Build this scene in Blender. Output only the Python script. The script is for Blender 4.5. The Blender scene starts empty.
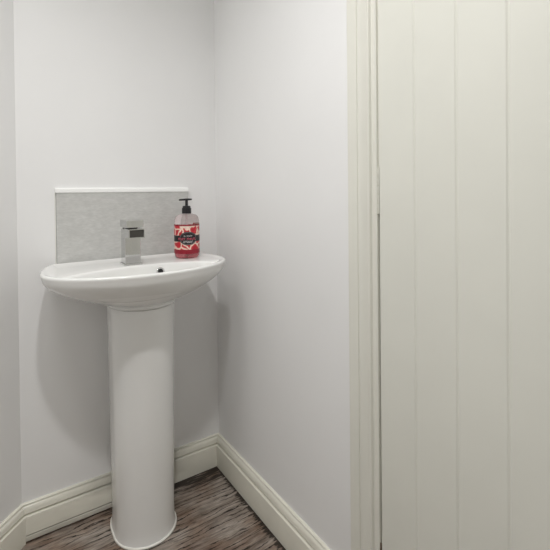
import bpy, bmesh, math, random
from mathutils import Vector, Matrix
random.seed(7)
S = bpy.context.scene
COL = S.collection
pi = math.pi

# ------------------------------------------------------------------ helpers
def link(name, me, m, parent=None):
    o = bpy.data.objects.new(name, me)
    COL.objects.link(o)
    if m is not None:
        me.materials.append(m)
    if parent is not None:
        o.parent = parent
    return o

def obj(name, bm, m, parent=None, smooth=False, sub=0, bevel=0, auto=None, origin=None):
    """one bmesh -> one object; vertices are given in world space, origin moves the object's pivot"""
    bmesh.ops.remove_doubles(bm, verts=bm.verts, dist=1e-6)
    bmesh.ops.recalc_face_normals(bm, faces=bm.faces)
    org = Vector(origin) if origin is not None else Vector((0, 0, 0))
    if origin is not None:
        bmesh.ops.translate(bm, verts=bm.verts, vec=-org)
    if smooth:
        for f in bm.faces: f.smooth = True
    if auto is not None:
        for f in bm.faces: f.smooth = True
        for e in bm.edges:
            if len(e.link_faces) == 2 and e.calc_face_angle(0) > math.radians(auto):
                e.smooth = False
    me = bpy.data.meshes.new(name)
    bm.to_mesh(me); bm.free()
    o = link(name, me, m, parent)
    o.location = org
    if parent is not None:
        # keep world placement: all parents here are unrotated and unscaled
        w = Vector((0, 0, 0)); q = parent
        while q is not None:
            w += q.location; q = q.parent
        o.location = org - w
    if bevel:
        b = o.modifiers.new('bevel', 'BEVEL'); b.width = bevel; b.segments = 3
        b.limit_method = 'ANGLE'; b.angle_limit = math.radians(40)
    if sub:
        s = o.modifiers.new('subd', 'SUBSURF'); s.levels = sub; s.render_levels = sub
    return o

def box(bm, x0, x1, y0, y1, z0, z1):
    v = [bm.verts.new((x, y, z)) for z in (z0, z1) for x, y in ((x0, y0), (x1, y0), (x1, y1), (x0, y1))]
    for f in ((3, 2, 1, 0), (4, 5, 6, 7), (0, 1, 5, 4), (1, 2, 6, 5), (2, 3, 7, 6), (3, 0, 4, 7)):
        bm.faces.new([v[i] for i in f])
    return v

def loft(bm, rings, closed=True, cap0=False, cap1=False):
    R = [[bm.verts.new(p) for p in r] for r in rings]
    n = len(R[0])
    for a, b in zip(R[:-1], R[1:]):
        for i in range(n if closed else n - 1):
            j = (i + 1) % n
            bm.faces.new((a[i], a[j], b[j], b[i]))
    if cap0: bm.faces.new(R[0][::-1])
    if cap1: bm.faces.new(R[-1])
    return R

def lathe(bm, prof, cx, cy, n=48, cap0=True, cap1=True, sx=1, sy=1):
    rings = [[(cx + r * sx * math.cos(2 * pi * i / n), cy + r * sy * math.sin(2 * pi * i / n), z) for i in range(n)] for r, z in prof]
    return loft(bm, rings, True, cap0, cap1)

def prism(bm, poly, axis, a0, a1):
    """poly of (u, v): axis 'z' -> (x, y); axis 'y' -> (x, z); axis 'x' -> (y, z)"""
    def P(u, v, a):
        return {'z': (u, v, a), 'y': (u, a, v), 'x': (a, u, v)}[axis]
    loft(bm, [[P(u, v, a0) for u, v in poly], [P(u, v, a1) for u, v in poly]], True, True, True)

def tag(o, label, cat, group=None):
    o['label'] = label; o['category'] = cat
    if group: o['group'] = group
    return o

def struct(o):
    o['kind'] = 'structure'
    return o

def smoothstep(t):
    t = max(0, min(1, t)); return t * t * (3 - 2 * t)

# ------------------------------------------------------------------ materials
def mat(name, col, rough=.5, metal=0, trans=0, ior=1.45, coat=0, spec=.5):
    m = bpy.data.materials.new(name); m.use_nodes = True
    b = m.node_tree.nodes['Principled BSDF']
    b.inputs['Base Color'].default_value = (*col, 1)
    b.inputs['Roughness'].default_value = rough
    b.inputs['Metallic'].default_value = metal
    b.inputs['Transmission Weight'].default_value = trans
    b.inputs['IOR'].default_value = ior
    b.inputs['Coat Weight'].default_value = coat
    b.inputs['Specular IOR Level'].default_value = spec
    return m

class G:
    """tiny node-graph helper"""
    def __init__(s, m):
        s.t = m.node_tree; s.b = s.t.nodes['Principled BSDF']
    def n(s, typ, **kw):
        x = s.t.nodes.new(typ)
        for k, v in kw.items():
            if k in x.inputs.keys(): x.inputs[k].default_value = v
            else: setattr(x, k, v)
        return x
    def l(s, a, b): s.t.links.new(a, b)
    def coords(s, scale=(1, 1, 1), rot=(0, 0, 0)):
        tc = s.n('ShaderNodeTexCoord'); mp = s.n('ShaderNodeMapping')
        mp.inputs['Scale'].default_value = scale; mp.inputs['Rotation'].default_value = rot
        s.l(tc.outputs['Object'], mp.inputs['Vector']); return mp.outputs['Vector']
    def ramp(s, fac, stops):
        r = s.n('ShaderNodeValToRGB'); e = r.color_ramp.elements
        e[0].position = stops[0][0]; e[0].color = (*stops[0][1], 1)
        e[1].position = stops[-1][0]; e[1].color = (*stops[-1][1], 1)
        for p, c in stops[1:-1]:
            q = e.new(p); q.color = (*c, 1)
        s.l(fac, r.inputs['Fac']); return r.outputs['Color']
    def mix(s, a, b, fac, typ='MIX'):
        x = s.n('ShaderNodeMix', data_type='RGBA', blend_type=typ)
        for src, k in ((a, 6), (b, 7), (fac, 0)):
            if isinstance(src, (int, float)): x.inputs[k].default_value = src
            elif isinstance(src, tuple): x.inputs[k].default_value = (*src, 1)
            else: s.l(src, x.inputs[k])
        return x.outputs[2]
    def bump(s, h, strength, dist=.002):
        x = s.n('ShaderNodeBump'); x.inputs['Strength'].default_value = strength; x.inputs['Distance'].default_value = dist
        s.l(h, x.inputs['Height']); s.l(x.outputs['Normal'], s.b.inputs['Normal'])

def painted(name, col, var=.03, rough=.6, bump=.08, scale=9):
    m = mat(name, col, rough); g = G(m)
    v = g.coords()
    n1 = g.n('ShaderNodeTexNoise', Scale=scale, Detail=4.0)
    g.l(v, n1.inputs['Vector'])
    lo = tuple(c * (1 - var) for c in col); hi = tuple(min(1, c * (1 + var)) for c in col)
    g.l(g.ramp(n1.outputs['Fac'], [(.3, lo), (.7, hi)]), g.b.inputs['Base Color'])
    n2 = g.n('ShaderNodeTexNoise', Scale=180.0, Detail=2.0)
    g.l(v, n2.inputs['Vector'])
    g.bump(n2.outputs['Fac'], bump, .001)
    return m

M_wall = painted('white_wall_paint', (.80, .80, .797), .012, .75, .10, 3)
M_ceil = painted('ceiling_paint', (.85, .85, .84), .01, .8)
M_trim = painted('cream_gloss_paint', (.75, .735, .65), .03, .27, .03, 14)
M_door = painted('off_white_door_paint', (.70, .70, .64), .015, .42, .04, 6)
M_frame = painted('off_white_frame_paint', (.72, .715, .65), .015, .42, .04, 6)
M_ceramic = mat('glazed_white_ceramic', (.80, .80, .785), .12, coat=.3)
M_chrome = mat('polished_chrome', (.66, .66, .66), .07, 1)
M_dark = mat('dark_spout_inside', (.10, .095, .09), .3, .8)
M_sealant = painted('white_sealant', (.82, .81, .76), .03, .5)
M_edge = mat('white_plastic_edge_trim', (.87, .87, .86), .35)
M_pump = mat('black_pump_plastic', (.012, .012, .014), .35)
M_lampring = mat('white_lamp_housing', (.85, .85, .85), .4)

def floor_material():
    m = mat('weathered_wood_floor', (.1, .08, .07), .45, spec=.35); g = G(m)
    tc = g.n('ShaderNodeTexCoord')
    def mp(scale, rot=0):
        q = g.n('ShaderNodeMapping'); q.inputs['Scale'].default_value = scale
        q.inputs['Rotation'].default_value = (0, 0, rot)
        g.l(tc.outputs['Object'], q.inputs['Vector']); return q.outputs['Vector']
    warp = g.n('ShaderNodeTexNoise', Scale=7.0, Detail=3.0); g.l(mp((1, 2, 1)), warp.inputs['Vector'])
    add = g.n('ShaderNodeMix', data_type='RGBA', blend_type='LINEAR_LIGHT'); add.inputs[0].default_value = .012
    g.l(mp((1, 1, 1)), add.inputs[6]); g.l(warp.outputs['Color'], add.inputs[7])
    def grain(scale, detail, rough=.6):
        q = g.n('ShaderNodeMapping'); q.inputs['Scale'].default_value = scale
        g.l(add.outputs[2], q.inputs['Vector'])
        n = g.n('ShaderNodeTexNoise', Scale=1.0, Detail=detail, Roughness=rough); g.l(q.outputs['Vector'], n.inputs['Vector'])
        return n.outputs['Fac']
    streak = grain((5, 34, 1), 9, .72)
    fine = grain((22, 200, 1), 5, .7)
    wq = g.n('ShaderNodeMapping'); wq.inputs['Scale'].default_value = (.22, 1, 1); g.l(add.outputs[2], wq.inputs['Vector'])
    wv = g.n('ShaderNodeTexWave', wave_type='BANDS', bands_direction='Y', Scale=17.0, Distortion=7.5, Detail=4.0)
    wv.inputs['Detail Scale'].default_value = 2.2; wv.inputs['Detail Roughness'].default_value = .62
    g.l(wq.outputs['Vector'], wv.inputs['Vector'])
    patchy = g.n('ShaderNodeTexNoise', Scale=9.0, Detail=3.0); g.l(mp((1, 2.5, 1)), patchy.inputs['Vector'])
    tone = g.n('ShaderNodeTexNoise', Scale=5.5, Detail=3.0); g.l(mp((1, 1.6, 1)), tone.inputs['Vector'])
    grey = g.ramp(streak, [(.28, (.10, .08, .065)), (.42, (.24, .20, .17)), (.56, (.38, .335, .295)), (.72, (.56, .51, .465))])
    brown = g.ramp(streak, [(.28, (.07, .042, .030)), (.42, (.19, .125, .092)), (.58, (.30, .225, .175)), (.74, (.46, .385, .32))])
    tf = g.ramp(tone.outputs['Fac'], [(.42, (0, 0, 0)), (.60, (1, 1, 1))])
    c = g.mix(grey, brown, tf)
    c = g.mix(c, g.ramp(fine, [(.34, (.45, .45, .45)), (.60, (1.25, 1.25, 1.25))]), .7, 'MULTIPLY')
    ck = g.ramp(wv.outputs['Fac'], [(.03, (1, 1, 1)), (.16, (0, 0, 0))])
    pf = g.ramp(patchy.outputs['Fac'], [(.40, (.15, .15, .15)), (.54, (1, 1, 1))])
    c = g.mix(c, (.022, .015, .012), g.mix(ck, pf, 1.0, 'MULTIPLY'))
    # black worn streaks plus painted-in shade along the back edge and the right-hand edge
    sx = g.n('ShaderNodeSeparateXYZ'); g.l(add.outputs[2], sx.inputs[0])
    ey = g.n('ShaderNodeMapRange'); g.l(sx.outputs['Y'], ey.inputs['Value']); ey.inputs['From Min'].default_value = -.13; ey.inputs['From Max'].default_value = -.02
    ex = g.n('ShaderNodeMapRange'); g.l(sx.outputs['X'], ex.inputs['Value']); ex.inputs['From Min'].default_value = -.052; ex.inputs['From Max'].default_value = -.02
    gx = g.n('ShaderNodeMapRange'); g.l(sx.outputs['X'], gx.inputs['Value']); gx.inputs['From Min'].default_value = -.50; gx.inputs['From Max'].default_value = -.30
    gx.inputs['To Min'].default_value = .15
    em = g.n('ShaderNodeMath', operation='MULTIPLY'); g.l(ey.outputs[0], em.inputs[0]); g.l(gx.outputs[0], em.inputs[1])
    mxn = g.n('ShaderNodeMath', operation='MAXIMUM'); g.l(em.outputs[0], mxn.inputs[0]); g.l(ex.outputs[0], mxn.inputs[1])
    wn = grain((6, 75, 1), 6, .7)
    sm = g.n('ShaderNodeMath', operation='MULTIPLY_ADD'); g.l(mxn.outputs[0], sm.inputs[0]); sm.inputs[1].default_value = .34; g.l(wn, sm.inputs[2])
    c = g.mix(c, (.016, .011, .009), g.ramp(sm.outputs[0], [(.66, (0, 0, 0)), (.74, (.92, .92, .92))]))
    # plank joints along the room's width
    br = g.n('ShaderNodeTexBrick', Scale=1.0)
    br.inputs['Mortar Size'].default_value = .0012; br.inputs['Brick Width'].default_value = 1.2; br.inputs['Row Height'].default_value = .13
    br.inputs['Color1'].default_value = (1, 1, 1, 1); br.inputs['Color2'].default_value = (.82, .8, .78, 1); br.inputs['Mortar'].default_value = (.15, .13, .12, 1)
    g.l(mp((1, 1, 1)), br.inputs['Vector'])
    c = g.mix(c, br.outputs['Color'], 1.0, 'MULTIPLY')
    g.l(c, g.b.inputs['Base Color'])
    g.bump(streak, .4, .002)
    return m
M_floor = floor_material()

def splash_material():
    m = mat('pale_grey_stone_effect', (.5, .5, .48), .45); g = G(m)
    n1 = g.n('ShaderNodeTexNoise', Scale=26.0, Detail=6.0, Roughness=.65); g.l(g.coords((1, 1, 2.2)), n1.inputs['Vector'])
    n2 = g.n('ShaderNodeTexNoise', Scale=140.0, Detail=3.0); g.l(g.coords((.5, 1, 2)), n2.inputs['Vector'])
    a = g.ramp(n1.outputs['Fac'], [(.3, (.50, .50, .485)), (.55, (.55, .55, .533)), (.75, (.60, .60, .585))])
    b = g.ramp(n2.outputs['Fac'], [(.3, (.9, .9, .9)), (.7, (1.06, 1.06, 1.06))])
    g.l(g.mix(a, b, .8, 'MULTIPLY'), g.b.inputs['Base Color'])
    g.bump(n2.outputs['Fac'], .1, .001)
    return m
M_splash = splash_material()

# ------------------------------------------------------------------ room shell (metres; back-right corner at the origin)
XL = -.692                       # where the back wall meets the angled wall
DIAG = Vector((-.7071, -.7071))
XE = XL - .55                    # the angled wall runs to this x, then the wall goes straight
YE = -.55
YF = -2.35                       # open end of the room behind the photographer
HC = 2.45
T = .08
Y_CAS0, Y_CAS1 = -.767, -.8635   # architrave
Y_D0, Y_D1 = -.8665, -1.628      # door leaf
Z_DOOR = 1.985

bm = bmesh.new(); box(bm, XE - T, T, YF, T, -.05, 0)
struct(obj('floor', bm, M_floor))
bm = bmesh.new(); box(bm, XE - T, T, YF, T, HC, HC + .05)
struct(obj('ceiling', bm, M_ceil))
bm = bmesh.new(); prism(bm, [(XL, 0), (0, 0), (0, T), (XL - T * .414, T)], 'z', 0, HC)
struct(obj('wall_back', bm, M_wall))
bm = bmesh.new(); nrm = Vector((-.7071, .7071)) * T
prism(bm, [(XL, 0), (XL - T * .414, T), (XE - T, YE + T * .414), (XE, YE)], 'z', 0, HC)
struct(obj('wall_left', bm, M_wall))
bm = bmesh.new(); box(bm, XE - T, XE, YF, YE, 0, HC)
struct(obj('wall_left_front', bm, M_wall))
bm = bmesh.new(); box(bm, XE - T - .02, T, YF - T, YF, 0, HC)
struct(obj('wall_front', bm, M_wall))
# right wall with the door opening
bm = bmesh.new()
box(bm, 0, T, -.8665 + .004, T, 0, HC)
box(bm, 0, T, YF, Y_D1 - .003, 0, HC)
box(bm, 0, T, Y_D1 - .003, -.8665 + .004, Z_DOOR + .004, HC)
struct(obj('wall_right', bm, M_wall))

# baseboards: one moulded profile (distance from wall, height), mitred at the corners
BH = .119
PROF = [(0, BH), (.0065, BH), (.0085, .1175), (.0092, .1150), (.0068, .1140), (.0068, .1125), (.0100, .1112), (.0128, .107),
        (.0142, .101), (.0156, .094), (.0160, .0910), (.0150, .0896), (.0095, .0888), (.0095, .0858), (.0125, .0850), (.0190, .0842), (.0207, .0830), (.0212, .0805), (.0212, 0.0)]
def baseboard(name, p0, m0, p1, m1, zb=0.0):
    bm = bmesh.new()
    prof = [(t, max(z, zb)) for t, z in PROF] + [(0, zb)]
    loft(bm, [[(p0[0] + m0[0] * t, p0[1] + m0[1] * t, z) for t, z in prof],
              [(p1[0] + m1[0] * t, p1[1] + m1[1] * t, z) for t, z in prof]], True, True, True)
    return struct(obj(name, bm, M_trim, auto=35))
bm = bmesh.new()
for (p0, m0, p1, m1, zb) in (((XL, 0), (.4142, -1), (-.36, 0), (0, -1), .0265), ((-.36, 0), (0, -1), (0, 0), (-1, -1), 0)):
    prof = [(t, max(z, zb)) for t, z in PROF] + [(0, zb)]
    loft(bm, [[(p0[0] + m0[0] * t, p0[1] + m0[1] * t, z) for t, z in prof],
              [(p1[0] + m1[0] * t, p1[1] + m1[1] * t, z) for t, z in prof]], True, True, True)
struct(obj('baseboard_back', bm, M_trim, auto=35))
baseboard('baseboard_right', (0, 0), (-1, -1), (0, Y_CAS0 + .0005), (-1, 0))
baseboard('baseboard_left', (XL, 0), (.4142, -1), (XE, YE), (.9239, -.3827 * .0 - .4142))
# low beading under the back baseboard, left of the pedestal, leaving a thin dark gap
bm = bmesh.new()
t0 = .0225
prism(bm, [(XL + .0045, -.010), (-.362, -.010), (-.362, -t0), (XL + .0085, -t0)], 'z', .0075, .0222)
struct(obj('trim_1', bm, painted('worn_beading_paint', (.55, .53, .47), .12, .5), bevel=.0015))

# architrave round the door (profile: y along the wall, x out of the wall)
AP = [(0, 0), (0, -.0095), (.003, -.0118), (.0355, -.0135), (.0365, -.0113), (.0385, -.0113), (.0400, -.0150), (.0440, -.0185), (.0510, -.0200),
      (.0600, -.0195), (.0660, -.0175), (.0725, -.0160), (.0745, -.0172), (.0770, -.0185), (.0795, -.0170), (.0810, -.0110), (.0830, -.0098),
      (.0880, -.0098), (.0900, -.0112), (.0945, -.0112), (.0965, -.0105), (.0965, 0)]
bm = bmesh.new()
zt = Z_DOOR + .003
W = .0965
yl, yr = Y_CAS1, Y_D1 - .003
rings = []
for (base, sy, top) in ((0, 1, 0), (0, 1, 1), (1, -1, 1), (1, -1, 0)):
    r = []
    for (u, x) in AP:
        d = W - u
        y = (yl + d) if sy == 1 else (yr - d)
        r.append((x, y, zt + d if top else 0))
    rings.append(r)
loft(bm, rings, True, True, True)
frame = struct(obj('trim_2', bm, M_frame, auto=30))

# paint-filled upper part of the gap between frame and door
bm = bmesh.new(); box(bm, -.0045, .03, Y_D0 + .0002, Y_CAS1 - .0002, 1.052, Z_DOOR)
struct(obj('trim_3', bm, M_frame))

# ------------------------------------------------------------------ the boarded door
XD = -.0065
gy = [-.9655, -1.0625, -1.1605, -1.2590, -1.3570, -1.4550, -1.5530]
bm = bmesh.new()
poly = [(.0335, Y_D0), (XD + .0015, Y_D0), (XD, Y_D0 - .0015)]
for y in gy:
    poly += [(XD, y + .0036), (XD + .0008, y + .0026), (XD + .0021, y + .0006), (XD + .0021, y - .0006), (XD + .0008, y - .0026), (XD, y - .0036)]
poly += [(XD, Y_D1), (.0335, Y_D1)]
prism(bm, poly, 'z', .006, Z_DOOR)
door = struct(obj('door_1', bm, M_door))
# painted-over butt hinges
for z0 in (.165, 1.048, 1.72):
    bm = bmesh.new()
    yh = -.8650
    for k in range(5):
        a = z0 + k * .0205
        lathe(bm, [(.0001, a), (.0018, a + .0004), (.0021, a + .001), (.0021, a + .019), (.0018, a + .0199), (.0001, a + .0202)], XD - .0005, yh, 14)
    lathe(bm, [(.0001, z0 - .004), (.0028, z0 - .003), (.0028, z0), (.0001, z0)], XD - .0005, yh, 14)
    lathe(bm, [(.0001, z0 + .1025), (.0022, z0 + .1025), (.0022, z0 + .105), (.0001, z0 + .106)], XD - .0005, yh, 14)
    h = obj('hinge', bm, M_frame if z0 > .5 else mat('tarnished_hinge_metal', (.25, .2, .16), .4, .8), door, auto=40)
# lever handle at the far side of the door
bm = bmesh.new()
box(bm, XD - .006, XD, -1.595, -1.555, .95, 1.11)
hp = obj('door_handle', bm, M_chrome, door, bevel=.002)
bm = bmesh.new()
rings = []
for (x, y, z, r) in ((XD - .004, -1.575, 1.05, .009), (XD - .045, -1.575, 1.05, .009), (XD - .052, -1.568, 1.05, .009), (XD - .053, -1.46, 1.05, .0075)):
    ring = []
    for i in range(16):
        a = 2 * pi * i / 16
        if x > XD - .046: ring.append((x, y + r * math.cos(a), z + r * math.sin(a)))
        else: ring.append((x + r * math.cos(a) * (1 if y > -1.5 else .7), y + (0 if y > -1.5 else -r * math.cos(a) * .7), z + r * math.sin(a)))
    rings.append(ring)
loft(bm, rings, True, True, True)
obj('lever', bm, M_chrome, hp, smooth=True)

# ------------------------------------------------------------------ splashback
SX0, SX1 = -.582, -.125
bm = bmesh.new(); box(bm, SX0, SX1, -.012, 0, .8655, 1.101)
sp = tag(obj('splashback', bm, M_splash, bevel=.0008, origin=((SX0 + SX1) / 2, 0, .8655)),
         'pale grey stone-effect splashback panel on the white wall behind the washbasin', 'splashback')
bm = bmesh.new(); prism(bm, [(0, 1.1008), (-.0135, 1.1008), (-.0145, 1.103), (-.0135, 1.113), (-.010, 1.117), (0, 1.1175)], 'x', 0, 1)
for v in bm.verts:
    v.co.x = SX0 - .003 if v.co.x < .5 else SX1 + .001
obj('edge_trim', bm, M_edge, sp)['label'] = 'white edge strip along the top of the panel'
bm = bmesh.new(); box(bm, SX0 - .0035, SX0 - .0012, -.0035, 0, .8655, 1.1008)
obj('sealant', bm, M_sealant, sp)

# ------------------------------------------------------------------ pedestal washbasin
BX = -.362                      # centre line
ZR = .871
N = 144
def d_outline(a, bf, bb, yc, yback, scale=1.0, n=N, inset=0.0):
    """ellipse (different depth front and back), clipped flat at y = yback; index 0 = +x side, runs towards the back"""
    pts = []
    for i in range(n):
        t = 2 * pi * i / n
        c, s = math.cos(t), math.sin(t)
        x = (a - inset) * c; y = (bb if s > 0 else bf - inset) * s
        if s > 0 and yc + y > yback - inset:
            lim = yback - inset - yc
            # slide along the flat back edge
            k = lim / y; y = lim
            xe = (a - inset) * math.sqrt(max(0, 1 - (lim / bb) ** 2))
            te = math.asin(min(1, lim / bb))
            x = xe * math.cos((t - te) / (pi - 2 * te) * pi) if te < t < pi - te else x
        pts.append((BX + x, yc + y))
    return pts
OUT = lambda ins=0.0: d_outline(.2845, .180, .328, -.197, -.0128, inset=ins)
PXC, PYC = -.3490, -.158
def ped_outline(r, yb, n=N, back=None):
    pts = []
    for i in range(n):
        t = 2 * pi * i / n
        c, s = math.cos(t), math.sin(t)
        if s <= 0: pts.append((PXC + r * c, PYC + r * s))
        else:
            # squarish rounded back
            e = .6
            x = r * math.copysign(abs(c) ** e, c); y = (yb - PYC) * abs(s) ** e
            pts.append((PXC + x, PYC + y))
    return pts
def bowl_outline(k=1.0, n=N):
    pts = []; cy = -.272; A = .2425
    for i in range(n):
        t = 2 * pi * i / n
        x = A * math.cos(t)
        yr_ = -.194 - 1.15 * x * x
        yf_ = -.197 - .163 * math.sqrt(1 - (x / .2655) ** 2)
        y = yr_ if math.sin(t) >= 0 else yf_
        # round the two ends a little
        e = abs(math.sin(t)); ym = (yr_ + yf_) / 2
        y = ym + (y - ym) * min(1, e * 1.6 + .02) if e < .6 else y
        pts.append((BX + x * k, cy + (y - cy) * k))
    return pts

sink = bpy.data.objects.new('pedestal_washbasin', None); COL.objects.link(sink)
sink.location = (PXC, PYC, 0)
tag(sink, 'white ceramic washbasin on a full pedestal with a chrome tap, by the back wall', 'washbasin')

rings = []
ZC = .747
collar = ped_outline(.108, -.022)
foot = ped_outline(.1085, -.022)
Z = lambda pts, z: [(x, y, z) for x, y in pts]
def fixz(pts, z): return [(x, y, z) for x, y in pts]
# collar that sits on the pedestal
rings.append(fixz(ped_outline(.084, -.03), ZC - .006))
rings.append(fixz(ped_outline(.1030, -.022), ZC - .0072))
rings.append(fixz(ped_outline(.1070, -.0215), ZC - .0062))
rings.append(fixz(ped_outline(.1085, -.0210), ZC - .003))
rings.append(fixz(ped_outline(.1085, -.0205), ZC + .001))
rings.append(fixz(ped_outline(.1070, -.0205), ZC + .0035))
rings.append(fixz(ped_outline(.1050, -.0205), ZC + .0042))
ro = OUT(.0028)
H = .102
cc = ped_outline(.1050, -.020)
for s in (.05, .12, .2, .3, .4, .5, .6, .7, .78, .85, .90, .94, .97, .99, 1.0):
    zf = .50 * (1 - math.sqrt(max(0, 1 - s * s))) + .50 * s
    z = ZC + .004 + H * zf
    rings.append([(a[0] + (b[0] - a[0]) * s, a[1] + (b[1] - a[1]) * s, z) for a, b in zip(cc, ro)])
rings.append(fixz(OUT(.0016), .8575))
rings.append(fixz(OUT(.0008), .861))
rings.append(fixz(OUT(0), .8645))
rings.append(fixz(OUT(.0006), .8675))
rings.append(fixz(OUT(.003), .8702))
rings.append(fixz(OUT(.007), ZR))
rings.append(fixz(OUT(.011), .8702))
# deck sloping to the bowl edge
a0 = OUT(.0155); b0 = bowl_outline(1.0)
for s, z in ((0, .8685), (.35, .8678), (.7, .8672), (.93, .8668)):
    rings.append([(p[0] + (q[0] - p[0]) * s, p[1] + (q[1] - p[1]) * s, z) for p, q in zip(a0, b0)])
for k, z in ((1.0, .8655), (.985, .862), (.965, .854), (.93, .838), (.87, .818), (.78, .801), (.65, .789), (.5, .782), (.32, .778), (.17, .776), (.09, .774)):
    rings.append(fixz(bowl_outline(k), z))
bm = bmesh.new(); loft(bm, rings, True, True, True)
basin = obj('basin', bm, M_ceramic, sink, smooth=True)

# pedestal column
def column(zs):
    r_top, r_bot = .1010, .0920
    out = []
    for z, extra in zs:
        f = z / .74
        r = r_bot + (r_top - r_bot) * f + extra
        out.append(fixz(ped_outline(r, -.032 + .006 * f), z))
    return out
bm = bmesh.new()
loft(bm, column([(0.0, .0055), (.006, .0053), (.010, .0045), (.018, .0027), (.035, .0015), (.07, .0003), (.2, 0), (.4, 0), (.6, 0), (.715, 0), (.733, 0), (.7365, -.0015), (.7375, -.006)]), True, True, True)
ped = obj('pedestal', bm, M_ceramic, sink, auto=50)
bm = bmesh.new()
loft(bm, [fixz(ped_outline(.0955, -.037), 0.0005), fixz(ped_outline(.1010, -.0325), .0005), fixz(ped_outline(.1005, -.033), .0045), fixz(ped_outline(.0975, -.035), .0072), fixz(ped_outline(.0945, -.037), .0075)], True, True, True)
obj('base_bead', bm, M_sealant, ped, smooth=True)['label'] = 'white sealant bead around the foot'

# overflow ring on the bowl's rear slope
def torus_ring(bm, c, nrm, R, r, n=28, k=10):
    nz = Vector(nrm).normalized(); ax = nz.orthogonal().normalized(); ay = nz.cross(ax)
    rings = []
    for i in range(n):
        a = 2 * pi * i / n; d = ax * math.cos(a) + ay * math.sin(a)
        rings.append([tuple(Vector(c) + d * (R + r * math.cos(2 * pi * j / k)) + nz * r * math.sin(2 * pi * j / k)) for j in range(k)])
    rings.append(rings[0])
    loft(bm, rings, True)
OC = Vector((-.304, -.2062, .8432)); ON = Vector((0, -.93, .36)).normalized()
bm = bmesh.new(); torus_ring(bm, OC + ON * .0008, ON, .0105, .0026)
ov = obj('overflow', bm, M_chrome, sink, smooth=True)
bm = bmesh.new()
ax = ON.orthogonal().normalized(); ay = ON.cross(ax)
loft(bm, [[tuple(OC + ON * h + (ax * math.cos(2 * pi * i / 24) + ay * math.sin(2 * pi * i / 24)) * r) for i in range(24)] for r, h in ((.0092, -.001), (.0092, .0008), (.0001, .0008))], True, True, False)
obj('overflow_hole', bm, mat('black_opening', (.01, .01, .01), .6), ov)
# plug waste
bm = bmesh.new(); lathe(bm, [(.0001, .7755), (.021, .7755), (.0235, .777), (.0235, .7785), (.018, .780), (.016, .7795), (.0145, .7815), (.0001, .783)], BX, -.279, 32, False, False)
obj('plug', bm, M_chrome, sink, smooth=True)

# ---- tap
TX0, TX1 = -.4090, -.3545
TY0, TY1 = -.175, -.123
ZD = .8668
bm = bmesh.new(); box(bm, TX0 + .0025, TX1 - .0025, TY0 + .004, TY1 - .001, ZD - .002, .9825)
tap = obj('tap', bm, M_chrome, sink, bevel=.0015)
bm = bmesh.new(); box(bm, TX0 - .002, TX1 + .002, TY0 - .001, TY1 + .003, ZD - .002, .8725)
obj('base_plate', bm, M_chrome, tap, bevel=.0012)
# waterfall spout: open channel
bm = bmesh.new()
y0s, y1s = TY0 - .048, TY0 + .006
box(bm, TX0 + .001, TX1 - .004, y0s, y1s, .9575, .9605)
box(bm, TX0 + .001, TX0 + .004, y0s, y1s, .9605, .9835)
box(bm, TX1 - .007, TX1 - .004, y0s, y1s, .9605, .9835)
box(bm, TX0 + .001, TX1 - .004, y0s, y1s, .9835, .9860)
obj('spout', bm, M_chrome, tap)
bm = bmesh.new(); box(bm, TX0 + .004, TX1 - .007, y0s + .004, y1s, .9605, .9835)
obj('spout_opening', bm, M_dark, tap)
# neck and flat lever on top
bm = bmesh.new(); box(bm, TX0 + .007, TX1 - .012, TY0 + .004, TY1 - .004, .982, .990)
obj('neck', bm, M_dark, tap)
bm = bmesh.new(); box(bm, TX0 + .0005, TX1 + .001, TY0 - .020, TY1 + .002, .9885, 1.0115)
obj('lever', bm, M_chrome, tap, bevel=.0012)

# ------------------------------------------------------------------ soap bottle
SBX, SBY, SBZ = -.178, -.124, .8680
soap = bpy.data.objects.new('soap_dispenser', None); COL.objects.link(soap); soap.location = (SBX, SBY, SBZ)
tag(soap, 'clear pump bottle of red hand soap with a black pump, on the washbasin', 'soap bottle')
RB = .0440
M_bottle = mat('clear_pink_plastic', (1.0, .90, .905), .04, trans=1.0, ior=1.28)
M_soap = mat('red_liquid_soap', (.90, .30, .33), .1, trans=.75, ior=1.33)
zz = lambda h: SBZ + h
bm = bmesh.new()
lathe(bm, [(.032, zz(.0005)), (.0380, zz(.0012)), (.0418, zz(.005)), (.0434, zz(.011)), (RB, zz(.02)), (RB, zz(.116)), (.0436, zz(.126)), (.0422, zz(.136)), (.0385, zz(.1455)), (.0310, zz(.1515)), (.0220, zz(.1540)), (.0165, zz(.1548)), (.0150, zz(.157)), (.0150, zz(.162))], SBX, SBY, 64)
bottle = obj('bottle', bm, M_bottle, soap, smooth=True)
bm = bmesh.new()
lathe(bm, [(.030, zz(.0030)), (.0370, zz(.0036)), (.0400, zz(.008)), (.0418, zz(.014)), (RB - .0015, zz(.022)), (RB - .0015, zz(.115))], SBX, SBY, 64)
obj('liquid_soap', bm, M_soap, bottle, auto=50)
bm = bmesh.new(); lathe(bm, [(.0026, zz(.008)), (.0026, zz(.165))], SBX, SBY, 12)
obj('dip_tube', bm, mat('white_tube_plastic', (.75, .72, .72), .3), bottle, auto=50)
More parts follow.
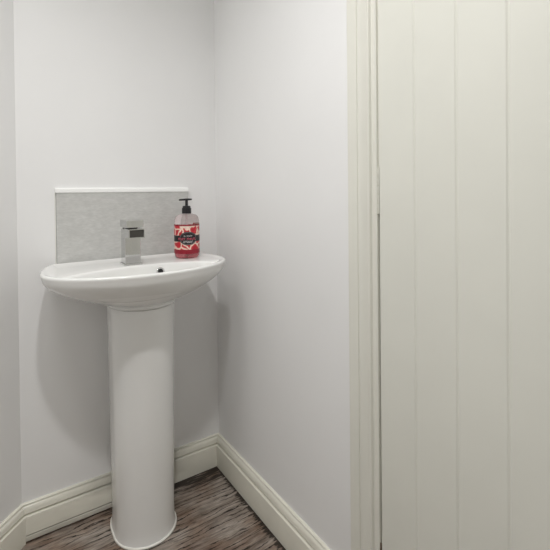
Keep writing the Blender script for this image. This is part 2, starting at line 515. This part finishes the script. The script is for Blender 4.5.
# wrap label
cam_ang = math.atan2(-1.544 - SBY, -.759 - SBX)
FA = cam_ang + .10
def patch(bm, r, pts_fn, na, nz):
    V = [[bm.verts.new(pts_fn(i / na, j / nz, r)) for i in range(na + 1)] for j in range(nz + 1)]
    for j in range(nz):
        for i in range(na):
            bm.faces.new((V[j][i], V[j][i + 1], V[j + 1][i + 1], V[j + 1][i]))
def cyl(a, h, r): return (SBX + r * math.cos(a), SBY + r * math.sin(a), zz(h))
def label_material():
    m = mat('printed_red_label', (.5, .03, .05), .35); g = G(m)
    tc = g.n('ShaderNodeTexCoord')
    w = g.n('ShaderNodeTexNoise', Scale=45.0, Detail=2.0); g.l(tc.outputs['Object'], w.inputs['Vector'])
    add = g.n('ShaderNodeMix', data_type='RGBA', blend_type='LINEAR_LIGHT'); add.inputs[0].default_value = .008
    g.l(tc.outputs['Object'], add.inputs[6]); g.l(w.outputs['Color'], add.inputs[7])
    v = g.n('ShaderNodeTexVoronoi', Scale=38.0, feature='DISTANCE_TO_EDGE'); g.l(add.outputs[2], v.inputs['Vector'])
    c = g.ramp(v.outputs['Distance'], [(0, (.86, .72, .60)), (.07, (.86, .70, .58)), (.12, (.62, .07, .08)), (.25, (.55, .02, .035)), (.6, (.40, .012, .025))])
    sd = g.n('ShaderNodeTexVoronoi', Scale=190.0); g.l(add.outputs[2], sd.inputs['Vector'])
    c = g.mix(c, g.ramp(sd.outputs['Distance'], [(.1, (1.25, 1.1, 1.1)), (.6, (.75, .7, .7))]), .6, 'MULTIPLY')
    g.l(c, g.b.inputs['Base Color'])
    return m
M_label = label_material()
L0, L1 = .0165, .1180
bm = bmesh.new()
patch(bm, RB + .0004, lambda u, v, r: cyl(FA - 2.75 + 5.5 * u, L0 + (L1 - L0) * v, r), 72, 4)
label = obj('label', bm, M_label, soap, smooth=True, origin=(SBX, SBY, SBZ))
label['label'] = 'red label with pale outlines and a black band'
M_black = mat('label_black_ink', (.012, .012, .014), .35)
M_crim = mat('label_crimson_ink', (.26, .008, .022), .35)
bm = bmesh.new()
patch(bm, RB + .0007, lambda u, v, r: cyl(FA - 2.75 + 5.5 * u, .0590 + .0215 * v, r), 72, 2)
def ell(u, v, r):
    a = 2 * pi * u
    return cyl(FA + .72 * v * math.cos(a), .0705 + .0235 * v * math.sin(a), r)
patch(bm, RB + .0010, ell, 48, 8)
band = obj('label_band', bm, M_black, label, smooth=True)
bm = bmesh.new()
patch(bm, RB + .0007, lambda u, v, r: cyl(FA - 2.75 + 5.5 * u, L0 + .015 * v, r), 72, 2)
obj('label_stripe', bm, M_crim, label, smooth=True)
bm = bmesh.new()
patch(bm, RB + .0007, lambda u, v, r: cyl(FA - 2.75 + 5.5 * u, L1 - .0045 + .0047 * v, r), 72, 1)
obj('label_stripe', bm, M_crim, label, smooth=True)
# thin pale outline of the emblem
bm = bmesh.new()
patch(bm, RB + .0012, lambda u, v, r: cyl(FA + (.64 + .03 * v) * math.cos(2 * pi * u), .0705 + (.0203 + .0012 * v) * math.sin(2 * pi * u), r), 64, 1)
obj('emblem_outline', bm, mat('label_grey_ink', (.22, .2, .2), .4), label, smooth=True)
# rows of tiny illegible print
def print_row(bm, h, hh, a0, a1, n, fill=.7):
    st = (a1 - a0) / n
    for i in range(n):
        if random.random() < .12: continue
        s = FA + a0 + st * i
        k = random.choice((0, 1, 2))
        patch(bm, RB + .0014, lambda u, v, r: cyl(s + st * .28 * u, h + hh * v, r), 1, 1)
        hb = h + (0, hh * .42, hh * .8)[k]
        patch(bm, RB + .0014, lambda u, v, r: cyl(s + st * fill * u, hb + hh * .2 * v, r), 1, 1)
bm = bmesh.new(); print_row(bm, .0770, .0045, -.33, .33, 9); print_row(bm, .0560, .0060, -.36, .36, 8, .8)
obj('label_lettering', bm, mat('label_white_ink', (.75, .72, .7), .4), label)
bm = bmesh.new(); print_row(bm, .0650, .0075, -.80, .62, 12, .85)
obj('label_lettering', bm, mat('label_pink_ink', (.62, .10, .15), .4), label)
# pump
bm = bmesh.new()
prof = [(.0140, zz(.1552)), (.0162, zz(.1555)), (.0165, zz(.157)), (.0165, zz(.1735)), (.0158, zz(.1755)), (.0140, zz(.1762)), (.0138, zz(.1815)), (.0125, zz(.1825)), (.0050, zz(.1830)), (.0048, zz(.2035))]
R = lathe(bm, prof, SBX, SBY, 48)
for ri in (2, 3):      # ribbed collar
    for i, v in enumerate(R[ri]):
        if i % 2: v.co.x = SBX + (v.co.x - SBX) * .96; v.co.y = SBY + (v.co.y - SBY) * .96
pump = obj('pump', bm, M_pump, soap, auto=35)
# nozzle head: short spout pointing along the wall to the left
bm = bmesh.new()
na = math.radians(183)
dx, dy = math.cos(na), math.sin(na)
rings = []
for d, w, zc, hh in ((-.0190, .005, .2055, .0018), (-.0175, .0075, .2055, .0032), (-.008, .0085, .2055, .0038), (.006, .0085, .2053, .0038), (.016, .0060, .2048, .0034), (.026, .0048, .2042, .0031), (.0275, .0040, .2040, .0026)):
    ring = []
    for i in range(20):
        a = 2 * pi * i / 20
        o_ = w * math.copysign(abs(math.cos(a)) ** .8, math.cos(a))
        ring.append((SBX + dx * d - dy * o_, SBY + dy * d + dx * o_, zz(zc) + hh * math.sin(a)))
    rings.append(ring)
loft(bm, rings, True, True, True)
obj('nozzle', bm, M_pump, pump, auto=50)

# ------------------------------------------------------------------ ceiling lamp and an added fill lamp
M_glow = mat('lamp_diffuser', (.9, .9, .88), .5)
gb = M_glow.node_tree.nodes['Principled BSDF']
gb.inputs['Emission Color'].default_value = (1, .98, .95, 1); gb.inputs['Emission Strength'].default_value = 2.0
def ceiling_lamp(LX, LY, R, watts, soft, label):
    bm = bmesh.new(); lathe(bm, [(R + .007, HC), (R + .012, HC - .012), (R + .012, HC - .030), (R + .004, HC - .034), (R, HC - .030), (R, HC - .012), (.0001, HC - .012)], LX, LY, 56, False, False)
    lampo = tag(obj('ceiling_light', bm, M_lampring, auto=40, origin=(LX, LY, HC)), label, 'lamp', 'round lamps on the ceiling')
    bm = bmesh.new(); lathe(bm, [(R, HC - .020), (R * .87, HC - .030), (R * .5, HC - .035), (.0001, HC - .036)], LX, LY, 56, False, False)
    obj('diffuser', bm, M_glow, lampo, smooth=True)
    ld = bpy.data.lights.new('lamp_glow', 'SPOT'); ld.spot_size = math.radians(150); ld.spot_blend = 1.0; ld.shadow_soft_size = soft
    ld.energy = watts; ld.color = (1, .99, .98)
    lo = bpy.data.objects.new('lamp_glow', ld); COL.objects.link(lo); lo.location = (LX, LY, HC - .05)
ceiling_lamp(-.655, -1.15, .08, 57, .045, 'smaller round white lamp on the ceiling in front of the washbasin')
ceiling_lamp(-.95, -.78, .20, 39, .20, 'added larger round white fill lamp on the ceiling beside the angled wall')  # unseen fixture added to brighten the left side of the room

# ------------------------------------------------------------------ world: soft daylight outside the closed room
w = bpy.data.worlds.new('world'); S.world = w; w.use_nodes = True
bg = w.node_tree.nodes['Background']
bg.inputs['Color'].default_value = (1, .99, .97, 1); bg.inputs['Strength'].default_value = .3

# ------------------------------------------------------------------ camera (solved from the photograph's vanishing points)
yaw, roll, pitch, f, cx, cy, X, Y = .5873, -.0100, .0111, 421.33, 271.27, 195.81, -.7592, -1.5438
fw = Vector((math.sin(yaw) * math.cos(pitch), math.cos(yaw) * math.cos(pitch), -math.sin(pitch)))
r0 = Vector((math.cos(yaw), -math.sin(yaw), 0)); u0 = r0.cross(fw)
c, s = math.cos(roll), math.sin(roll)
r = c * r0 + s * u0; u = -s * r0 + c * u0
cd = bpy.data.cameras.new('camera'); cam = bpy.data.objects.new('camera', cd); COL.objects.link(cam)
cam.matrix_world = Matrix(((r.x, u.x, -fw.x, X), (r.y, u.y, -fw.y, Y), (r.z, u.z, -fw.z, 1.1), (0, 0, 0, 1)))
cd.sensor_fit = 'HORIZONTAL'; cd.sensor_width = 36; cd.lens = f / 550 * 36
cd.shift_x = (275 - cx) / 550; cd.shift_y = (cy - 275) / 550; cd.clip_start = .02
S.camera = cam

S.view_settings.view_transform = 'Standard'
S.view_settings.look = 'None'
S.view_settings.gamma = 1
S.view_settings.use_curve_mapping = False
S.view_settings.exposure = 0.0
S.cycles.max_bounces = 14
S.cycles.diffuse_bounces = 8
S.cycles.transmission_bounces = 12
